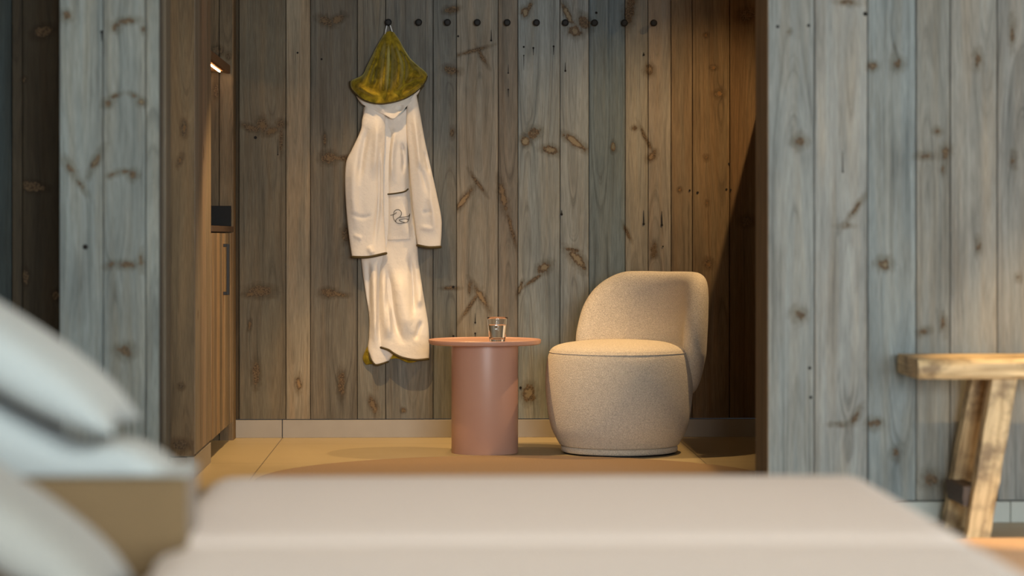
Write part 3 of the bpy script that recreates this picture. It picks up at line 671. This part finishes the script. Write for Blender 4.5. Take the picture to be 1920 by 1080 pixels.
mesh('seat_cushion', *lathe_vf([tuple(p) for p in sp], (cc.x, cY, 0), 128), BOU.m, ch)
pipe = [(cc.x+.2955*math.cos(a), cY+.2985*math.sin(a), .4275) for a in np.linspace(0, 2*math.pi, 97)]
mesh('seam_piping', *tube_vf(pipe, .0016, 6, False), BOU.m, ch)
# shell
half = [(0, .768), (22, .769), (35, .764), (47, .735), (57, .69), (65, .625), (70, .55), (73, .47), (72, .39), (66, .315), (56, .262), (44, .238), (24, .232), (0, .232)]
bd = half + [(-24, .232), (-42, .236), (-54, .262), (-64, .32), (-71, .40), (-73, .48), (-71, .56), (-66, .64), (-60, .705), (-52, .748), (-40, .766), (-22, .769)]
bd = catmull(bd, 6, True); nb = len(bd)
phm = 48.0; cen = np.array([0, .50])
rhos = np.r_[np.linspace(0.03, .8, 14), .85, .9, .935, .96, .98, .992, 1.0]
def shell_pt(a, z, off):
    ph = math.radians(phm + a); r = .317 + .055*max(0, z-.42) - .16*max(0, .42-z) + off
    zz = z
    return (cc.x + r*math.cos(ph), cY + r*math.sin(ph), zz)
def thick(rho): return .5*(.112)*math.sqrt(max(0, 1-rho**9))
vs, fs = [], []
for side in (1, -1):
    for rho in rhos:
        for k in range(nb):
            q = cen + (bd[k]-cen)*rho; 
            T = thick(rho)
            # back tapers thicker toward the bottom outside
            vs.append(shell_pt(q[0], q[1], side*T))
m_ = len(rhos)
for s_ in range(2):
    o_ = s_*m_*nb
    for i in range(m_-1):
        for k in range(nb):
            k2 = (k+1) % nb; f = (o_+i*nb+k, o_+(i+1)*nb+k, o_+(i+1)*nb+k2, o_+i*nb+k2); fs.append(f if s_ == 0 else f[::-1])
    c = tuple(o_+k for k in range(nb)); fs.append(c[::-1] if s_ == 1 else c)
for k in range(nb):
    k2 = (k+1) % nb; a = (m_-1)*nb; fs.append((a+k, a+k2+0, m_*nb+a+k2, m_*nb+a+k)[::-1])
bk = mesh('backrest', vs, fs, BOU.m, ch)
wd_ = bk.modifiers.new('w', 'WELD'); wd_.merge_threshold = .0004

# ------------------------------------------------------------------ rugs
def fabric(name, c1, c2, sc=300, rough=.95, b=.4, bd_=.003, big=0):
    m = NT(name); tc = m.new('ShaderNodeTexCoord').outputs['Object']; n = m.noise(tc, sc, 3, .7)
    c = m.mix(m.ramp(n, [(.3, 0.0), (.7, 1.0)]), lin(c1), lin(c2))
    m.l.new(c, m.b.inputs['Base Color']); m.b.inputs['Roughness'].default_value = rough; m.b.inputs['Specular IOR Level'].default_value = .1; m.b.inputs['Sheen Weight'].default_value = .15
    m.bump(n, b, bd_); return m.m
RUG = fabric('tan_rug_wool', (124, 100, 66), (150, 124, 84), 160)
rc_ = at(968, 900, -1.94)
o = mesh('round_rug', *lathe_vf([(.001, .0), (.985, .0), (.99, .002), (.988, .0045), (.975, .006), (.001, .006)], (rc_.x, -1.945, 0), 160), RUG); tag(o, 'flat round tan rug lying in front of the side table and tub chair', 'rug')
RUG2 = fabric('sand_rug_wool', (204, 166, 124), (226, 190, 146), 160)
o = bev(box('area_rug', -1.9, 3.0, -8.6, DW*0-11+4180/578.0, 0, .010, RUG2), .004); tag(o, 'large sand coloured rug under the pale daybed and the bench end', 'rug')

# ------------------------------------------------------------------ wooden bench
def old_wood():
    m = NT('old_rustic_wood'); tc = m.new('ShaderNodeTexCoord').outputs['Object']; mp = m.new('ShaderNodeMapping'); m.l.new(tc, mp.inputs[0]); mp.inputs['Scale'].default_value = (1, 1, 1)
    at_ = m.new('ShaderNodeAttribute', attribute_name='wc').outputs['Vector']
    n = m.noise(at_, 1, 5, .6, .6); n2 = m.noise(tc, 9, 4, .6)
    c = m.mix(m.ramp(n, [(.3, 0.0), (.65, 1.0)]), lin((152, 126, 86)), lin((230, 206, 160)))
    c = m.mix(m.ramp(n2, [(.48, 0.0), (.64, .75)]), c, lin((96, 74, 48)))
    m.l.new(c, m.b.inputs['Base Color']); m.b.inputs['Roughness'].default_value = .6; m.bump(n, .4, .004); return m.m
OLD = old_wood()
def hewn(name, corners0, corners1, axis_scale, parent, mat=OLD, n=14, jit=.0025, seed=0):
    """beam between two quads (4 pts each, same winding), with wobble; grain runs from quad0 to quad1"""
    r = random.Random(seed); q0 = [Vector(c) for c in corners0]; q1 = [Vector(c) for c in corners1]
    vs, fs, wc = [], [], []; m = 4; sub = 5
    L = (sum(q1, Vector())-sum(q0, Vector())).length/4
    for i in range(n+1):
        t = i/n; ring = [q0[k].lerp(q1[k], t) for k in range(4)]; c = sum(ring, Vector())/4
        for k in range(4):
            for s in range(sub):
                p = ring[k].lerp(ring[(k+1) % 4], s/sub)
                d = (p-c); fac = 1 - (.045 if s == 0 else 0) + (r.uniform(-1, 1)*jit/max(d.length, .01))
                vs.append(c+d*fac); wc.append(((k+s/sub)*3.0+seed*7, t*L*3.5, seed*3.1))
    N = 4*sub
    for i in range(n):
        for k in range(N):
            k2 = (k+1) % N; fs.append((i*N+k, i*N+k2, (i+1)*N+k2, (i+1)*N+k))
    fs.append(tuple(range(N))[::-1]); fs.append(tuple(range(n*N, n*N+N)))
    o = mesh(name, vs, fs, mat, parent)
    a = o.data.attributes.new('wc', 'FLOAT_VECTOR', 'POINT'); a.data.foreach_set('vector', np.array(wc, np.float32).ravel())
    o.data.set_sharp_from_angle(angle=.7)
    return o
bYf, bYb = -3.74, -3.36
zt_ = Z(1800, 674, bYf); zb_ = Z(1800, 712, bYf)
xl_f = X(1722, bYf); xl_b = X(1683, bYb); xr_ = xl_f+1.55
bn = empty('wooden_bench', ((xl_f+xr_)/2, -3.55, 0), 'rustic pale wooden bench with thick top and splayed legs against the grey plank wall', 'bench')
hewn('bench_top', [(xl_f, bYf, zb_), (xl_b, bYb, zb_), (xl_b, bYb, zt_), (xl_f, bYf, zt_)], [(xr_, bYf, zb_), (xr_, bYb, zb_), (xr_, bYb, zt_), (xr_, bYf, zt_)], 1, bn, n=30, jit=.002, seed=1)
def quad(c, wx, wy, z): return [(c[0]-wx/2, c[1]-wy/2, z), (c[0]+wx/2, c[1]-wy/2, z), (c[0]+wx/2, c[1]+wy/2, z), (c[0]-wx/2, c[1]+wy/2, z)]
def leg(px_t, px_b, Y_t, Y_b, seed, zfl=0.0, mirror=False):
    xt, xb = X(px_t, Y_t), X(px_b, Y_b)
    if mirror: xt, xb = xl_f+xr_-xt, xl_f+xr_-xb
    return hewn('leg', quad((xb, Y_b), .072, .06, zfl), quad((xt, Y_t), .08, .075, zb_+.004), 1, bn, seed=seed)
leg(1880, 1830, -3.66, -3.70, 2); leg(1842, 1788, -3.44, -3.41, 3)
leg(1880, 1830, -3.66, -3.70, 4, 0, True); leg(1842, 1788, -3.44, -3.41, 5, 0, True)
def stretcher(mirror, seed):
    f = (lambda x: xl_f+xr_-x) if mirror else (lambda x: x)
    z0_, z1_ = .095, .155; a, c = sorted((f(X(1843, -3.69)-.0), f(X(1808, -3.69)-.0)))
    return hewn('stretcher', [(a, -3.675, z0_), (c, -3.675, z0_), (c, -3.675, z1_), (a, -3.675, z1_)], [(a, -3.43, z0_), (c, -3.43, z0_), (c, -3.43, z1_), (a, -3.43, z1_)], 1, bn, mat=DARKWOOD, seed=seed)
stretcher(False, 6); stretcher(True, 7)

# ------------------------------------------------------------------ daybed in the foreground
LINEN = fabric('pale_linen', (190, 184, 180), (210, 204, 198), 420, b=.3, bd_=.002)
LINEN_B = fabric('pale_grey_linen', (142, 150, 152), (162, 171, 171), 420, b=.3, bd_=.002)
LINEN_G = fabric('grey_linen', (126, 128, 124), (146, 148, 144), 420, b=.3, bd_=.002)
TAN = fabric('brown_upholstery', (92, 76, 54), (114, 96, 70), 300)
def sbox(name, x0, x1, y0, y1, z0, z1, r, mat, parent, n=24, crown=.0, e=5):
    """soft box: rounded super-ellipsoid cushion"""
    cx, cy, cz = (x0+x1)/2, (y0+y1)/2, (z0+z1)/2; hx_, hy_, hz_ = (x1-x0)/2, (y1-y0)/2, (z1-z0)/2
    vs, fs, idx = [], [], {}
    def key(i, j, k):
        if (i, j, k) not in idx:
            p = Vector((i/n*2-1, j/n*2-1, k/n*2-1))
            # spread samples toward corners
            p = Vector([math.sin(c*math.pi/2) for c in p])
            w_ = Vector((p.x*hx_, p.y*hy_, p.z*hz_))
            inn = Vector((max(-hx_+r, min(hx_-r, w_.x)), max(-hy_+r, min(hy_-r, w_.y)), max(-hz_+min(r, hz_*.98), min(hz_-min(r, hz_*.98), w_.z))))
            d = w_-inn
            if d.length > 1e-9: w_ = inn + d.normalized()*r*min(1, max(abs(d.x), abs(d.y), abs(d.z))/r)
            if crown and p.z > 0: w_.z += crown*(1-p.x**4)*(1-p.y**4)
            idx[(i, j, k)] = len(vs); vs.append((cx+w_.x, cy+w_.y, cz+w_.z))
        return idx[(i, j, k)]
    for a in range(n):
        for b_ in range(n):
            fs.append((key(a, b_, 0), key(a, b_+1, 0), key(a+1, b_+1, 0), key(a+1, b_, 0)))
            fs.append((key(a, b_, n), key(a+1, b_, n), key(a+1, b_+1, n), key(a, b_+1, n)))
            fs.append((key(a, 0, b_), key(a+1, 0, b_), key(a+1, 0, b_+1), key(a, 0, b_+1)))
            fs.append((key(a, n, b_), key(a, n, b_+1), key(a+1, n, b_+1), key(a+1, n, b_)))
            fs.append((key(0, a, b_), key(0, a, b_+1), key(0, a+1, b_+1), key(0, a+1, b_)))
            fs.append((key(n, a, b_), key(n, a+1, b_), key(n, a+1, b_+1), key(n, a, b_+1)))
    return mesh(name, vs, fs, mat, parent)
yFar, yMid = -11+4.86, -11+3.80
xL, xR = at(382, 900, yFar).x, X(1625, yFar)
db = empty('daybed', ((xL+xR)/2, -7.4, 0), 'pale upholstered daybed with a brown armrest, out of focus across the foreground', 'daybed')
sbox('base', xL+.02, xR-.03, -8.6, yFar-.03, .06, .28, .03, LINEN, db)
sbox('seat_cushion', xL, xR+.012, yMid+.0, yFar, .275, .445, .065, LINEN, db, n=30, crown=.006)
xN = X(272, -11+3.65)
sbox('seat_cushion', xN, xR+.01, yMid-1.10, yMid-.03, .275, .450, .075, LINEN, db, n=30, crown=.003)
for sx in (xL+.1, xR-.12):
    for sy in (-8.5, yFar-.12): mesh('foot', *lathe_vf([(.001, .010), (.018, .010), (.025, .07), (.001, .07)], (sx, sy, 0), 20), DARKWOOD, db)
# raised head end: brown side panel under a sloping pale cushion
yA, yBk = -11+3.80, -11+3.99
xa_ = X(352, yA+.02)
arm = sbox('armrest', xa_-1.1, xa_, yA+.02, yBk, .012, Z(200, 895, yA), .012, TAN, db, n=16); tag(arm, 'brown upholstered armrest block')
sbox('seat_cushion', xa_-1.1, xN-.01, -8.55, yA-.06, .14, .325, .05, LINEN, db, n=20)
prof_t = [(374, 903), (352, 884), (325, 856), (300, 838), (268, 822), (235, 817), (190, 824), (150, 820), (100, 795), (0, 740), (-150, 655), (-260, 600)]
prof = catmull(prof_t, 5)
zbm = Z(200, 893, yA)
vs, fs = [], []
ysl = [yA-.0, yA+.006, yA+.02, yBk-.02, yBk-.006, yBk]; ins = [.016, .005, 0, 0, .005, .016]
n_ = len(prof)
for yy, i_ in zip(ysl, ins):
    for (x, y) in prof:
        p = at(x, y, yBk); vs.append((p.x-i_, yy, max(zbm+.004, p.z-i_)))
    for (x, y) in prof[::-1]:
        p = at(x, y, yBk); vs.append((p.x-i_, yy, zbm-.002+i_*.3))
m2 = 2*n_
for a in range(len(ysl)-1):
    for k in range(m2):
        k2 = (k+1) % m2; fs.append((a*m2+k, a*m2+k2, (a+1)*m2+k2, (a+1)*m2+k))
fs.append(tuple(range(m2))[::-1]); fs.append(tuple(range((len(ysl)-1)*m2, len(ysl)*m2)))
mesh('arm_pad', vs, fs, LINEN_B, arm)['label'] = 'sloping pale arm pad'
# pillows
def pillow(name, c, ax, ay, az, T, label, mat):
    """c centre; ax, ay half-extent vectors, T half thickness along az"""
    n = 26; vs, fs = [], []
    c, ax, ay, az = Vector(c), Vector(ax), Vector(ay), Vector(az).normalized()
    for s in (1, -1):
        for i in range(n+1):
            for j in range(n+1):
                u, v = math.sin((i/n*2-1)*math.pi/2), math.sin((j/n*2-1)*math.pi/2)
                pin = 1-.10*(1-abs(v)**2)*abs(u)**6; pin2 = 1-.10*(1-abs(u)**2)*abs(v)**6
                t = ((1-abs(u)**2.6)*(1-abs(v)**2.6))**.5
                vs.append(c+ax*(u*pin)+ay*(v*pin2)+az*(s*T*t))
    N = (n+1)**2
    for s in range(2):
        for i in range(n):
            for j in range(n):
                a = s*N+i*(n+1)+j; f = (a, a+1, a+n+2, a+n+1); fs.append(f if s else f[::-1])
    o = mesh(name, vs, fs, mat); m = o.modifiers.new('w', 'WELD'); m.merge_threshold = .0005
    return tag(o, label, 'pillow', 'cushions at the left end of the daybed')
yP = (yA+yBk)/2
a = at(240, 800, yP); b_ = at(-262, 487, yP); c = (a+b_)/2
dirx = (a-b_).normalized(); nrm = Vector((-dirx.z, 0, dirx.x))
if nrm.z < 0: nrm = -nrm
pillow('throw_pillow', c, dirx*((a-b_).length/2), Vector((0, .17, 0)), nrm, .057, 'pale blue-grey pillow leaning on the sloping arm pad, upper of the two', LINEN_B)
yQ = -11+3.40
a = at(228, 1118, yQ); b_ = at(-265, 800, yQ); c = (a+b_)/2; dirx = (a-b_).normalized(); nrm = Vector((-dirx.z, 0, dirx.x))
if nrm.z < 0: nrm = -nrm
pillow('throw_pillow', c, dirx*((a-b_).length/2), Vector((0, .15, 0)), nrm, .055, 'pale linen pillow at the lower left corner, in front of the brown armrest', LINEN_G)
